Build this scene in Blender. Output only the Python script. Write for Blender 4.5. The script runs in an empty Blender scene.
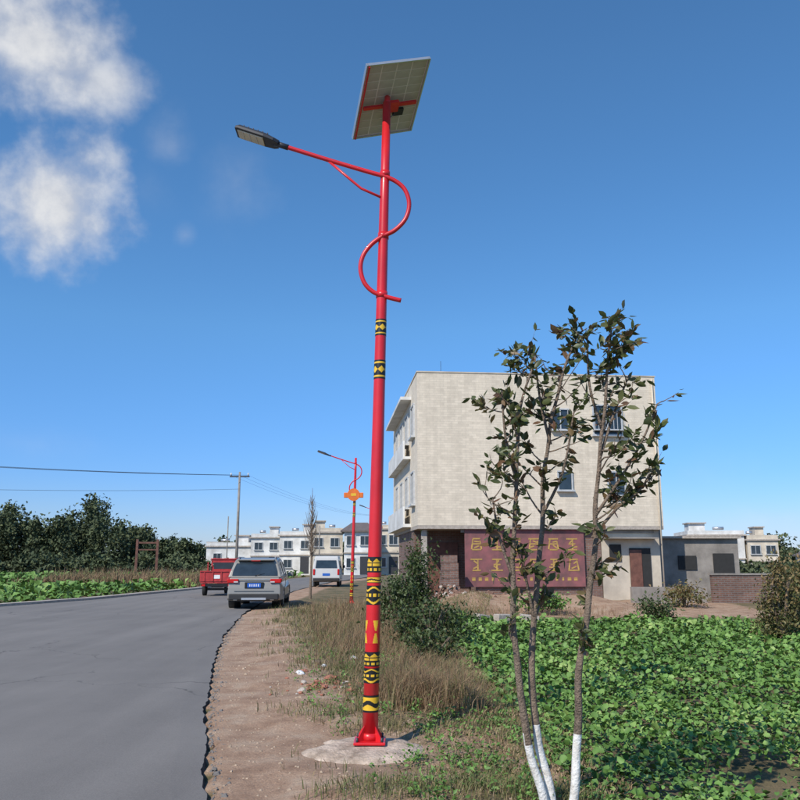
import bpy, bmesh, math, random
import numpy as np
from mathutils import Vector, Matrix, noise
random.seed(7); rng=np.random.default_rng(11)
S=bpy.context.scene
def sm(a,b,x):
    t=min(1,max(0,(x-a)/(b-a))); return t*t*(3-2*t)
# ---------------- materials ----------------
def newmat(name):
    m=bpy.data.materials.new(name); m.use_nodes=True
    nt=m.node_tree; b=nt.nodes['Principled BSDF']; return m,nt,b
def N(nt,typ,**kw):
    n=nt.nodes.new(typ)
    for k,v in kw.items(): setattr(n,k,v)
    return n
def setin(n,**kw):
    for k,v in kw.items(): n.inputs[k.replace('_',' ')].default_value=v
def c4(c): return (c[0],c[1],c[2],1)
def mat(name,col,rough=.6,metal=0,var=.15,scale=6,bump=0,bscale=40,coat=0,dirt=None):
    m,nt,b=newmat(name)
    tc=N(nt,'ShaderNodeTexCoord')
    nz=N(nt,'ShaderNodeTexNoise'); setin(nz,Scale=scale,Detail=6.0,Roughness=.6)
    nt.links.new(tc.outputs['Object'],nz.inputs['Vector'])
    r=N(nt,'ShaderNodeValToRGB'); e=r.color_ramp.elements
    e[0].position=.3;e[1].position=.7
    e[0].color=c4([x*(1-var) for x in (dirt or col)]); e[1].color=c4([min(1,x*(1+var)) for x in col])
    nt.links.new(nz.outputs['Fac'],r.inputs['Fac']); nt.links.new(r.outputs['Color'],b.inputs['Base Color'])
    setin(b,Roughness=rough,Metallic=metal); b.inputs['Coat Weight'].default_value=coat
    if bump:
        n2=N(nt,'ShaderNodeTexNoise'); setin(n2,Scale=bscale,Detail=5.0)
        nt.links.new(tc.outputs['Object'],n2.inputs['Vector'])
        bp=N(nt,'ShaderNodeBump'); setin(bp,Strength=bump,Distance=.02)
        nt.links.new(n2.outputs['Fac'],bp.inputs['Height']); nt.links.new(bp.outputs['Normal'],b.inputs['Normal'])
    return m
def leafmat(name,cols,rough=.5,trans=.25):
    m,nt,b=newmat(name)
    at=N(nt,'ShaderNodeAttribute',attribute_name='rnd')
    r=N(nt,'ShaderNodeValToRGB'); el=r.color_ramp.elements
    while len(el)<len(cols): el.new(.5)
    for i,c in enumerate(cols):
        el[i].position=i/(len(cols)-1); el[i].color=c4(c)
    nt.links.new(at.outputs['Fac'],r.inputs['Fac']); nt.links.new(r.outputs['Color'],b.inputs['Base Color'])
    setin(b,Roughness=rough)
    if trans>0:
        tr=N(nt,'ShaderNodeBsdfTranslucent'); nt.links.new(r.outputs['Color'],tr.inputs['Color'])
        mx=N(nt,'ShaderNodeMixShader'); mx.inputs[0].default_value=trans
        nt.links.new(b.outputs[0],mx.inputs[1]); nt.links.new(tr.outputs[0],mx.inputs[2])
        nt.links.new(mx.outputs[0],nt.nodes['Material Output'].inputs['Surface'])
    return m
M={}
M['red']=mat('red_paint',(.62,.016,.022),.34,0,.14,3,coat=.2)
M['black']=mat('black_paint',(.012,.012,.012),.4)
M['yellow']=mat('yellow_paint',(.75,.46,.03),.4,0,.2,12)
M['alu']=mat('aluminium',(.6,.6,.6),.4,.8,.08)
M['back']=mat('panel_backsheet',(.74,.74,.66),.5,0,.05)
M['cell']=mat('panel_cells',(.01,.015,.05),.15)
M['cellb']=mat('panel_cells_seen_through_back',(.46,.46,.37),.5,0,.12)
M['darkgrey']=mat('dark_grey_metal',(.05,.05,.055),.5,.3)
M['lens']=mat('lamp_lens',(.66,.60,.46),.25)
M['conc']=mat('concrete',(.42,.37,.32),.9,0,.25,7,.8,30)
M['foot']=mat('rough_footing_concrete',(.50,.40,.32),.95,0,.3,7,1.0,35,dirt=(.34,.25,.18))
M['concd']=mat('weathered_cement_render',(.26,.235,.21),.9,0,.35,1.5,.4,30)
M['white']=mat('white_plaster',(.72,.72,.70),.8,0,.15,.8,dirt=(.54,.53,.50))
M['cream']=mat('cream_plaster',(.62,.55,.44),.8,0,.18,.8,dirt=(.48,.42,.34))
M['glass']=mat('window_glass',(.03,.045,.06),.08,0,.3,2)
M['frame']=mat('window_frame',(.55,.56,.56),.5,.2)
M['tyre']=mat('tyre_rubber',(.02,.02,.02),.85)
M['chrome']=mat('chrome',(.6,.6,.6),.2,1)
M['silver']=mat('silver_car_paint',(.27,.255,.225),.38,.15,.06,2,coat=.4)
M['whitecar']=mat('white_car_paint',(.55,.55,.54),.3,0,.05,2,coat=.6)
M['redcar']=mat('red_truck_paint',(.40,.035,.035),.5,0,.3,5)
M['tail']=mat('tail_light',(.5,.01,.01),.2)
M['plate']=mat('blue_number_plate',(.02,.12,.5),.4)
M['plastic']=mat('black_plastic',(.025,.025,.027),.6)
M['rooft']=mat('roof_tile',(.15,.12,.11),.8,0,.2,3)
M['bark']=mat('grey_bark',(.20,.15,.11),.9,0,.45,25,.9,80)
M['wash']=mat('whitewash',(.80,.80,.78),.85,0,.10,14,.5,60,dirt=(.60,.55,.48))
M['banner']=mat('banner_cloth',(.24,.085,.09),.8,0,.3,1.6,dirt=(.18,.10,.10))
M['bantxt']=mat('banner_faded_lettering',(.50,.33,.08),.8,0,.4,2.2,dirt=(.30,.17,.09))
M['orange']=mat('orange_sign_paint',(.7,.16,.02),.5)
M['litterw']=mat('white_litter',(.75,.75,.75),.6)
M['litterr']=mat('red_brick_rubble',(.34,.14,.09),.9,0,.4,20)
M['rubble']=mat('dusty_brick_rubble',(.24,.14,.10),.95,0,.4,3)
M['dark_inside']=mat('dark_interior',(.03,.03,.03),.9)  # shade inside openings, painted as a flat near-black sheet
M['wire']=mat('cable',(.03,.03,.035),.6)
M['rust']=mat('rusty_shutter',(.16,.07,.05),.7,0,.4,4)
def brickmat(name,c1,c2,mortar,sx,w,h,ms=.02,rough=.85,noisecol=.25,bump=.3,nscale=.9):
    m,nt,b=newmat(name)
    tc=N(nt,'ShaderNodeTexCoord'); sep=N(nt,'ShaderNodeSeparateXYZ'); nt.links.new(tc.outputs['Object'],sep.inputs[0])
    ad=N(nt,'ShaderNodeMath',operation='ADD'); nt.links.new(sep.outputs[0],ad.inputs[0]); nt.links.new(sep.outputs[1],ad.inputs[1])
    cb=N(nt,'ShaderNodeCombineXYZ'); nt.links.new(ad.outputs[0],cb.inputs[0]); nt.links.new(sep.outputs[2],cb.inputs[1])
    br=N(nt,'ShaderNodeTexBrick'); nt.links.new(cb.outputs[0],br.inputs['Vector'])
    br.inputs['Color1'].default_value=c4(c1);br.inputs['Color2'].default_value=c4(c2);br.inputs['Mortar'].default_value=c4(mortar)
    setin(br,Scale=sx); br.inputs['Mortar Size'].default_value=ms; br.inputs['Brick Width'].default_value=w; br.inputs['Row Height'].default_value=h
    nz=N(nt,'ShaderNodeTexNoise'); setin(nz,Scale=nscale,Detail=8.0,Roughness=.75); nt.links.new(tc.outputs['Object'],nz.inputs['Vector'])
    mr=N(nt,'ShaderNodeMapRange'); setin(mr,From_Min=.3,From_Max=.7,To_Min=1-noisecol,To_Max=1+noisecol*.4); nt.links.new(nz.outputs['Fac'],mr.inputs['Value'])
    mp=N(nt,'ShaderNodeMapping'); mp.inputs['Scale'].default_value=(2.2,2.2,.16); nt.links.new(tc.outputs['Object'],mp.inputs[0])
    st=N(nt,'ShaderNodeTexNoise'); setin(st,Scale=1.5,Detail=5.0); nt.links.new(mp.outputs[0],st.inputs['Vector'])
    m3=N(nt,'ShaderNodeMapRange'); setin(m3,From_Min=.35,From_Max=.6,To_Min=.92,To_Max=1.03); nt.links.new(st.outputs['Fac'],m3.inputs['Value'])
    mm=N(nt,'ShaderNodeMath',operation='MULTIPLY'); nt.links.new(mr.outputs['Result'],mm.inputs[0]); nt.links.new(m3.outputs['Result'],mm.inputs[1])
    mx=N(nt,'ShaderNodeVectorMath',operation='SCALE'); nt.links.new(br.outputs['Color'],mx.inputs[0]); nt.links.new(mm.outputs[0],mx.inputs['Scale'])
    nt.links.new(mx.outputs[0],b.inputs['Base Color']); setin(b,Roughness=rough)
    bp=N(nt,'ShaderNodeBump'); setin(bp,Strength=bump,Distance=.01); nt.links.new(br.outputs['Color'],bp.inputs['Height']); nt.links.new(bp.outputs['Normal'],b.inputs['Normal'])
    return m
M['tile']=brickmat('split_stone_facing_tile',(.78,.685,.55),(.68,.595,.475),(.63,.55,.44),1,.30,.10,.007,noisecol=.16,bump=.1,nscale=3.0)
M['brick']=brickmat('red_brickwork',(.24,.125,.09),(.17,.09,.068),(.22,.19,.17),1,.24,.075,.012,noisecol=.5)
def asphalt(lo=(.135,.124,.115),hi=(.235,.217,.200),name='asphalt',cracks=True):
    m,nt,b=newmat(name); tc=N(nt,'ShaderNodeTexCoord')
    a=N(nt,'ShaderNodeTexNoise'); setin(a,Scale=.35,Detail=6.0,Roughness=.65)
    f=N(nt,'ShaderNodeTexNoise'); setin(f,Scale=95.0,Detail=3.0,Roughness=.85)
    mp=N(nt,'ShaderNodeMapping'); mp.inputs['Scale'].default_value=(1.6,.12,1); mp.inputs['Rotation'].default_value=(0,0,-.2)
    st=N(nt,'ShaderNodeTexNoise'); setin(st,Scale=1.0,Detail=4.0)
    nt.links.new(tc.outputs['Object'],mp.inputs[0]); nt.links.new(mp.outputs[0],st.inputs['Vector'])
    for x in (a,f): nt.links.new(tc.outputs['Object'],x.inputs['Vector'])
    s1=N(nt,'ShaderNodeMath',operation='MULTIPLY_ADD'); s1.inputs[1].default_value=.7; nt.links.new(f.outputs['Fac'],s1.inputs[0])
    s2=N(nt,'ShaderNodeMath',operation='MULTIPLY_ADD'); s2.inputs[1].default_value=.35; nt.links.new(a.outputs['Fac'],s2.inputs[0])
    s2.inputs[2].default_value=-.20; nt.links.new(s2.outputs[0],s1.inputs[2])
    s3=N(nt,'ShaderNodeMath',operation='MULTIPLY_ADD'); s3.inputs[1].default_value=.35; nt.links.new(st.outputs['Fac'],s3.inputs[0]); nt.links.new(s1.outputs[0],s3.inputs[2])
    r=N(nt,'ShaderNodeValToRGB'); e=r.color_ramp.elements; e[0].position=.33;e[1].position=.68
    e[0].color=c4(lo); e[1].color=c4(hi)
    nt.links.new(s3.outputs[0],r.inputs['Fac']); out=r.outputs['Color']
    if cracks:
        dn=N(nt,'ShaderNodeTexNoise'); setin(dn,Scale=2.2,Detail=6.0); nt.links.new(tc.outputs['Object'],dn.inputs['Vector'])
        dm=N(nt,'ShaderNodeVectorMath',operation='MULTIPLY_ADD'); dm.inputs[1].default_value=(.9,.9,0); nt.links.new(dn.outputs['Color'],dm.inputs[0]); nt.links.new(tc.outputs['Object'],dm.inputs[2])
        vo=N(nt,'ShaderNodeTexVoronoi',feature='DISTANCE_TO_EDGE'); setin(vo,Scale=.33); nt.links.new(dm.outputs[0],vo.inputs['Vector'])
        mk=N(nt,'ShaderNodeMapRange'); setin(mk,From_Min=.0015,From_Max=.005,To_Min=.45,To_Max=1.); nt.links.new(vo.outputs['Distance'],mk.inputs['Value'])
        pm=N(nt,'ShaderNodeTexNoise'); setin(pm,Scale=.25,Detail=2.0); nt.links.new(tc.outputs['Object'],pm.inputs['Vector'])
        pr_=N(nt,'ShaderNodeMapRange'); setin(pr_,From_Min=.50,From_Max=.58); nt.links.new(pm.outputs['Fac'],pr_.inputs['Value'])
        mxx=N(nt,'ShaderNodeMix'); mxx.inputs[2].default_value=1.; nt.links.new(pr_.outputs[0],mxx.inputs[0]); nt.links.new(mk.outputs[0],mxx.inputs[3])
        sc=N(nt,'ShaderNodeVectorMath',operation='SCALE'); nt.links.new(out,sc.inputs[0]); nt.links.new(mxx.outputs[0],sc.inputs['Scale']); out=sc.outputs[0]
    nt.links.new(out,b.inputs['Base Color']); setin(b,Roughness=.92)
    bp=N(nt,'ShaderNodeBump'); setin(bp,Strength=.6,Distance=.006); nt.links.new(f.outputs['Fac'],bp.inputs['Height']); nt.links.new(bp.outputs['Normal'],b.inputs['Normal'])
    return m
M['asphalt']=asphalt()
M['asphedge']=asphalt((.02,.018,.017),(.05,.047,.044),'broken_asphalt_edge_shaded',False)  # broken edge face, with the shadow of its drop put into the colour
def groundmat():
    m,nt,b=newmat('earth_and_grass'); tc=N(nt,'ShaderNodeTexCoord')
    def nz(sc,det=7.0,ro=.65):
        n=N(nt,'ShaderNodeTexNoise'); setin(n,Scale=sc,Detail=det,Roughness=ro); nt.links.new(tc.outputs['Object'],n.inputs['Vector']); return n
    def ramp(src,p,cs):
        r=N(nt,'ShaderNodeValToRGB'); el=r.color_ramp.elements
        while len(el)<len(cs): el.new(.5)
        for i,c in enumerate(cs): el[i].position=p[i]; el[i].color=c4(c)
        nt.links.new(src,r.inputs['Fac']); return r
    dirt=ramp(nz(2.2).outputs['Fac'],(.3,.5,.72),((.24,.14,.085),(.38,.245,.16),(.47,.35,.25)))
    grs=ramp(nz(1.1).outputs['Fac'],(.35,.5,.68),((.08,.08,.033),(.16,.125,.06),(.26,.18,.105)))
    at=N(nt,'ShaderNodeAttribute',attribute_name='dirt')
    n3=nz(3.5)
    ad=N(nt,'ShaderNodeMath',operation='ADD'); nt.links.new(at.outputs['Fac'],ad.inputs[0]); nt.links.new(n3.outputs['Fac'],ad.inputs[1])
    mr=N(nt,'ShaderNodeMapRange'); setin(mr,From_Min=.85,From_Max=1.15); nt.links.new(ad.outputs[0],mr.inputs['Value'])
    mx=N(nt,'ShaderNodeMix',data_type='RGBA'); nt.links.new(mr.outputs['Result'],mx.inputs[0]); nt.links.new(grs.outputs[0],mx.inputs[6]); nt.links.new(dirt.outputs[0],mx.inputs[7])
    fine=nz(60.0,4.0,.75)
    mr2=N(nt,'ShaderNodeMapRange'); setin(mr2,From_Min=.3,From_Max=.7,To_Min=.6,To_Max=1.3); nt.links.new(fine.outputs['Fac'],mr2.inputs['Value'])
    sc=N(nt,'ShaderNodeVectorMath',operation='SCALE'); nt.links.new(mx.outputs[2],sc.inputs[0]); nt.links.new(mr2.outputs[0],sc.inputs['Scale'])
    nt.links.new(sc.outputs[0],b.inputs['Base Color']); setin(b,Roughness=.95)
    bp=N(nt,'ShaderNodeBump'); setin(bp,Strength=.9,Distance=.025); nt.links.new(nz(18.0,9.0,.7).outputs['Fac'],bp.inputs['Height']); nt.links.new(bp.outputs['Normal'],b.inputs['Normal'])
    return m
M['ground']=groundmat()
# ---------------- mesh helpers ----------------
def link(o,parent=None):
    S.collection.objects.link(o)
    if parent: o.parent=parent
    return o
def empty(name,loc=(0,0,0),rz=0):
    o=bpy.data.objects.new(name,None); o.location=loc; o.rotation_euler=(0,0,rz); o.empty_display_size=.3
    return link(o)
def mobj(name,V,F,mats,parent=None,mi=None,smooth=False,loc=None):
    me=bpy.data.meshes.new(name); me.from_pydata([tuple(v) for v in V],[],F)
    for m in (mats if isinstance(mats,(list,tuple)) else [mats]): me.materials.append(m)
    if mi: me.polygons.foreach_set('material_index',mi)
    if smooth: me.polygons.foreach_set('use_smooth',[True]*len(F))
    me.update(); o=bpy.data.objects.new(name,me)
    if loc: o.location=loc
    return link(o,parent)
def bev(o,w,seg=2):
    b=o.modifiers.new('bevel','BEVEL'); b.width=w; b.segments=seg; b.limit_method='ANGLE'; b.angle_limit=math.radians(35); return o
def box(name,c,s,m,parent=None,rot=(0,0,0),bevel=0):
    x,y,z=[a/2 for a in s]
    V=[(i*x,j*y,k*z) for i in(-1,1) for j in(-1,1) for k in(-1,1)]
    F=[(0,1,3,2),(4,6,7,5),(0,4,5,1),(2,3,7,6),(0,2,6,4),(1,5,7,3)]
    o=mobj(name,V,F,m,parent); o.location=c; o.rotation_euler=rot
    if bevel: bev(o,bevel)
    return o
def tubegeo(P,R,seg=10,cap=True):
    P=[Vector(p) for p in P]; V=[];F=[]; up=None
    for i,p in enumerate(P):
        t=(P[min(i+1,len(P)-1)]-P[max(i-1,0)]).normalized()
        if up is None:
            up=Vector((0,1,0)) if abs(t.y)<.9 else Vector((1,0,0))
        a=t.cross(up).normalized(); up=a.cross(t).normalized()
        r=R[i] if isinstance(R,(list,tuple)) else R
        for k in range(seg):
            an=2*math.pi*k/seg; V.append(p+a*math.cos(an)*r+up*math.sin(an)*r)
    for i in range(len(P)-1):
        for k in range(seg):
            k2=(k+1)%seg; F.append((i*seg+k,i*seg+k2,(i+1)*seg+k2,(i+1)*seg+k))
    if cap:
        F.append(tuple(range(seg))[::-1]); F.append(tuple(range((len(P)-1)*seg,len(P)*seg)))
    return V,F
def tube(name,P,R,m,parent=None,seg=10):
    V,F=tubegeo(P,R,seg); return mobj(name,V,F,m,parent,smooth=True)
def spline(P,n=8):
    P=[Vector(p) for p in P]; Q=[P[0]]+P+[P[-1]]; out=[]
    for i in range(1,len(Q)-2):
        a,b,c,d=Q[i-1],Q[i],Q[i+1],Q[i+2]
        for k in range(n):
            t=k/n; out.append(.5*((2*b)+(c-a)*t+(2*a-5*b+4*c-d)*t*t+(3*b-a-3*c+d)*t**3))
    out.append(P[-1]); return out
def npmesh(name,V,F,mats,parent=None,rnd=None,mi=None,smooth=False):
    me=bpy.data.meshes.new(name); nv=len(V); nf,k=F.shape
    me.vertices.add(nv); me.vertices.foreach_set('co',V.astype(np.float32).ravel())
    me.loops.add(nf*k); me.loops.foreach_set('vertex_index',F.astype(np.int32).ravel())
    me.polygons.add(nf); me.polygons.foreach_set('loop_start',np.arange(0,nf*k,k,dtype=np.int32))
    me.update(calc_edges=True); me.validate()
    for m in (mats if isinstance(mats,(list,tuple)) else [mats]): me.materials.append(m)
    if rnd is not None:
        a=me.attributes.new('rnd','FLOAT','POINT'); a.data.foreach_set('value',rnd.astype(np.float32))
    if smooth: me.polygons.foreach_set('use_smooth',np.ones(nf,dtype=bool))
    o=bpy.data.objects.new(name,me); return link(o,parent)
def unit(a): return a/np.maximum(1e-6,np.linalg.norm(a,axis=1,keepdims=True))
def leaves(name,P,D,L,W,m,rnd,parent=None,upb=.5,fold=.25,midp=.5,droop=.12):
    n=len(P); D=unit(D); up=unit(np.tile([0,0,1.],(n,1))*upb+rng.normal(size=(n,3))*.5)
    A=unit(np.cross(D,up)); U=np.cross(A,D); L=L[:,None]; Wd=L*W
    b=P; mid=P+D*L*midp; t=P+D*L-U*L*droop
    l=mid+A*Wd*.5+U*Wd*fold; r=mid-A*Wd*.5+U*Wd*fold
    V=np.stack([b,l,mid,r,t],1).reshape(-1,3)
    base=(np.arange(n)*5)[:,None]
    T=np.array([[0,2,1],[0,3,2],[1,2,4],[2,3,4]])
    F=(base[:,:,None]+T[None]).reshape(-1,3)
    return npmesh(name,V,F,m,parent,np.repeat(rnd,5))
def ovate(name,P,D,L,W,m,rnd,parent=None,upb=.6):
    n=len(P); D=unit(D); up=unit(np.tile([0,0,1.],(n,1))*upb+rng.normal(size=(n,3))*.5)
    A=unit(np.cross(D,up)); U=np.cross(A,D); L=L[:,None]; Wd=L*W
    cv=rng.uniform(.0,.22,(n,1)); pts=[]
    prof=[(0,0,0),(.3,.42,.02),(.62,.44,.0),(1,0,0),(.62,-.44,0),(.3,-.42,.02),(.3,0,-.07),(.62,0,-.07)]
    for (a,s,u) in prof: pts.append(P+D*L*a+A*Wd*s+U*L*(u-cv*a*a))
    V=np.stack(pts,1).reshape(-1,3); base=(np.arange(n)*8)[:,None,None]
    T=np.array([[0,6,1],[0,5,6],[1,6,7],[1,7,2],[6,5,4],[6,4,7],[2,7,3],[7,4,3]])
    return npmesh(name,V,(base+T[None]).reshape(-1,3),m,parent,np.repeat(rnd,8))
def broad(name,P,D,L,m,rnd,parent=None,upb=1.2):
    n=len(P); D=unit(D); up=unit(np.tile([0,0,1.],(n,1))*upb+rng.normal(size=(n,3))*.5)
    A=unit(np.cross(D,up)); U=np.cross(A,D); L=L[:,None]
    rim=[(0,0,.0),(.3,.38,.12),(.78,.36,.10),(1.0,0,-.10),(.78,-.36,.10),(.3,-.38,.12)]
    pts=[P+D*L*.5-U*L*.03]
    for (a,s,u) in rim: pts.append(P+D*L*a+A*L*s*(1+rng.normal(0,.14,(n,1)))+U*L*(u+rng.normal(0,.06,(n,1))))
    V=np.stack(pts,1).reshape(-1,3); base=(np.arange(n)*7)[:,None,None]
    T=np.array([[0,k,k%6+1] for k in range(1,7)])
    return npmesh(name,V,(base+T[None]).reshape(-1,3),m,parent,np.repeat(rnd,7),smooth=False)
def blades(name,P,H,W,m,rnd,parent=None,lean=.5):
    n=len(P); az=rng.uniform(0,2*np.pi,n); le=rng.normal(0,lean,n)
    d=np.stack([np.cos(az),np.sin(az),np.zeros(n)],1); s=np.stack([-np.sin(az+1),np.cos(az+1),np.zeros(n)],1)
    H=H[:,None];W=W[:,None];le=le[:,None]; z=np.array([[0,0,1.]])
    m1=P+d*H*le*.25+z*H*.55; t=P+d*H*le+z*H*(1-.25*np.abs(le))
    V=np.stack([P-s*W/2,P+s*W/2,m1+s*W*.35,m1-s*W*.35,t],1).reshape(-1,3)
    base=(np.arange(n)*5)[:,None,None]; T=np.array([[0,1,2],[0,2,3],[3,2,4]])
    return npmesh(name,V,(base+T[None]).reshape(-1,3),m,parent,np.repeat(rnd,5))
# ---------------- terrain ----------------
RE=[(-30,8),(-6,2.2),(0,.3),(3,-.55),(6.13,-1.37),(8.67,-1.99),(13.06,-2.91),(18,-3.8),(24.7,-4.7),(32,-5.35),(45,-5.6),(60,-5.2),(90,-2),(140,8),(200,24)]
LE=[(-30,-16),(-6,-17.5),(3,-18.2),(12,-17.8),(20,-16.3),(28.9,-13.97),(33.9,-12.6),(45.2,-11.3),(60,-10.8),(90,-7.6),(140,2.4),(200,18.4)]
def rex(y): return float(np.interp(y,[a[0] for a in RE],[a[1] for a in RE]))
def lex(y): return float(np.interp(y,[a[0] for a in LE],[a[1] for a in LE]))
def fieldedge(y): return float(np.interp(y,[0,6,10,17,24,30],[1.3,1.3,1.2,.95,1.6,3]))
def H(x,y):
    e=rex(y); d=x-e
    z=0.
    if d>0:
        nn=noise.noise((x*1.3,y*1.3,0))*.05+noise.noise((x*4,y*4,3))*.018
        z+=nn*sm(0.05,.7,d)
        z-= .26*sm(-.2,1.4,x-fieldedge(y))*(1-sm(24,31,y))*sm(0.,3,y+6)
        z+=.10*math.exp(-((x-.3)**2/.5+(y-10)**2/4))
        if y<200: z+=.05*sm(.2,1.2,d)*(1-sm(1.0,3,d))*(1-sm(30,40,y))
        z+= (.35+.25*noise.noise((x*.9,y*.9,5)))*sm(27.5,29.5,y)*(1-sm(31.5,32.8,y))*sm(1.0,2.2,x)*(1-sm(6.5,9,x))
        k=1-sm(.35,1.1,math.hypot(x+.3,y-7.36)); z=z*(1-k)
    else:
        dl=lex(y)-x
        z-=.06
        if dl>0: z=-.03-.15*sm(.6,3,dl)*(1-sm(80,110,y))
    return z
def axis(lo,hi,step,far,near=None):
    a=list(np.arange(lo,hi+1e-6,step)); g=step; x=hi
    while x<far: g*=1.22; x+=g; a.append(x)
    g=step; x=lo; b=[]
    while x>-far*1.0: g*=1.22; x-=g; b.append(x)
    return np.array(b[::-1]+a)
xs=axis(-6,8,.11,2600); ys=axis(4,24,.13,2600)
nx,ny=len(xs),len(ys)
X,Y=np.meshgrid(xs,ys); Z=np.zeros_like(X); Dm=np.zeros_like(X)
for j in range(ny):
    for i in range(nx):
        x,y=X[j,i],Y[j,i]
        Z[j,i]=H(x,y) if abs(x)<150 and -20<y<160 else -.05
        e=rex(y); d=x-e; w=np.interp(y,[0,6,9,13,20,30],[1.5,1.4,1.5,1.5,1.4,1.2])
        v=0.
        if 0<=d: v=1-.85*sm(w*.7,w*1.4,d)
        if d>0 and math.hypot(x-.1,y-6.9)<1.2: v=max(v,.6)
        if 26.5<y<33 and x>.5 and x<12: v=max(v,1)
        if -1.5<lex(y)-x<1: v=.8
        if abs(x)>60 or y>80: v=.15
        Dm[j,i]=v
V=np.stack([X,Y,Z],2).reshape(-1,3)
idx=np.arange(nx*ny).reshape(ny,nx)
F=np.stack([idx[:-1,:-1],idx[:-1,1:],idx[1:,1:],idx[1:,:-1]],2).reshape(-1,4)
g=npmesh('ground',V,F,M['ground'],smooth=True)
a=g.data.attributes.new('dirt','FLOAT','POINT'); a.data.foreach_set('value',Dm.ravel().astype(np.float32))
yy=list(np.arange(-28,30,.05))+list(np.arange(30,200,1.5)); V=[];F=[];mi=[]
for y in yy:
    r=rex(y)+.07*noise.noise((y*.7,0,0))+.05*noise.noise((y*1.9,4,0))+.03*noise.noise((y*4.3,9,0))+.012*noise.noise((y*13,9,0)); l=lex(y)
    zc=.012; wd=.012+.035*abs(noise.noise((y*2.3,7,0)))
    V+= [(l,y,zc),(l*.66+r*.34,y,zc+.03),(l*.33+r*.67,y,zc+.03),(r-.25,y,zc+.014),(r-.012,y,zc+.002),(r+wd,y,-.08)]
for i in range(len(yy)-1):
    for k in range(5): F.append((i*6+k,i*6+k+1,i*6+7+k,i*6+6+k)); mi.append(1 if k==4 else 0)
mobj('asphalt_road',V,F,[M['asphalt'],M['asphedge']],mi=mi)
def pebbles(name,n,fx,smin,smax,m):
    V=[];F=[]
    for i in range(n):
        x,y=fx(); s=random.uniform(smin,smax)*(1 if random.random()<.95 else 2.0)
        b0=len(V); z=H(x,y)-.002
        for p in ((-1,-1,0),(1,-1,0),(1,1,0),(-1,1,0),(-.5,-.5,.8),(.6,-.5,.7),(.5,.6,.9),(-.6,.4,.6)):
            V.append((x+p[0]*s*random.uniform(.6,1.1),y+p[1]*s*random.uniform(.6,1.1),z+p[2]*s))
        for f in ((4,5,6,7),(0,1,5,4),(1,2,6,5),(2,3,7,6),(3,0,4,7)): F.append(tuple(b0+q for q in f))
    mobj(name,V,F,m)
def fa():
    y=random.uniform(2,24); return rex(y)+.03+abs(random.gauss(0,.06)),y
def fb():
    y=random.uniform(4.5,24); return rex(y)+random.uniform(.1,2.4),y
pebbles('loose_gravel',1100,fa,.004,.014,M['asphalt'])
M['earthst']=mat('earthy_stones',(.38,.29,.21),.95,0,.4,9)
pebbles('verge_stones',2800,fb,.004,.014,M['earthst'])
V=[];F=[]
yk=list(np.arange(-28,60,.8))
for y in yk:
    l=lex(y); V+=[(l-.02,y,-.1),(l-.02,y,.10),(l-.45,y,.10),(l-.45,y,-.1)]
for i in range(len(yk)-1):
    for k in range(3): F.append((i*4+k,i*4+4+k,i*4+5+k,i*4+k+1))
mobj('concrete_kerb',V,F,M['conc'])
# ---------------- street lamp ----------------
def pat(kind,f,a):
    s=abs(((a*5)%1)-.5)*2; s2=abs(((a*9)%1)-.5)*2
    if kind=='A':
        if f<.10 or f>.90: return 1
        if f<.18 or f>.82: return 2
        if f<.27 or f>.73: return 1
        return 2 if abs(f-.5)*4.2<s*.8 else 1
    if kind=='B':
        if f<.1 or f>.9: return 1
        if f<.28: return 2 if s2>.35 else 1
        if f<.4 or .58<f<.64: return 1
        if f<.58: return 2 if s>.12 else 1
        return 2 if (f-.64)/.26<s else 1
    if kind=='C':
        q=abs(f-.5)*2
        s=abs(((a*4+.22)%1)-.5)*2
        return 2 if s<.12+.40*q and not(q<.10) and q<.95 else 0
    if kind=='D':
        w=.09*math.sin(a*2*math.pi*3)
        if abs(f-.18+w)<.06: return 2
        if abs(f-.5)<.08: return 2 if s2>.4 else 1
        if abs(f-.82-w)<.05: return 2
        return 1
    if kind=='E':
        w=.10*math.sin(a*2*math.pi*3+1)
        if f<.12 : return 1
        if f<.36+w: return 2
        if f<.62+w: return 1
        if f<.88: return 2
        return 1
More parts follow.
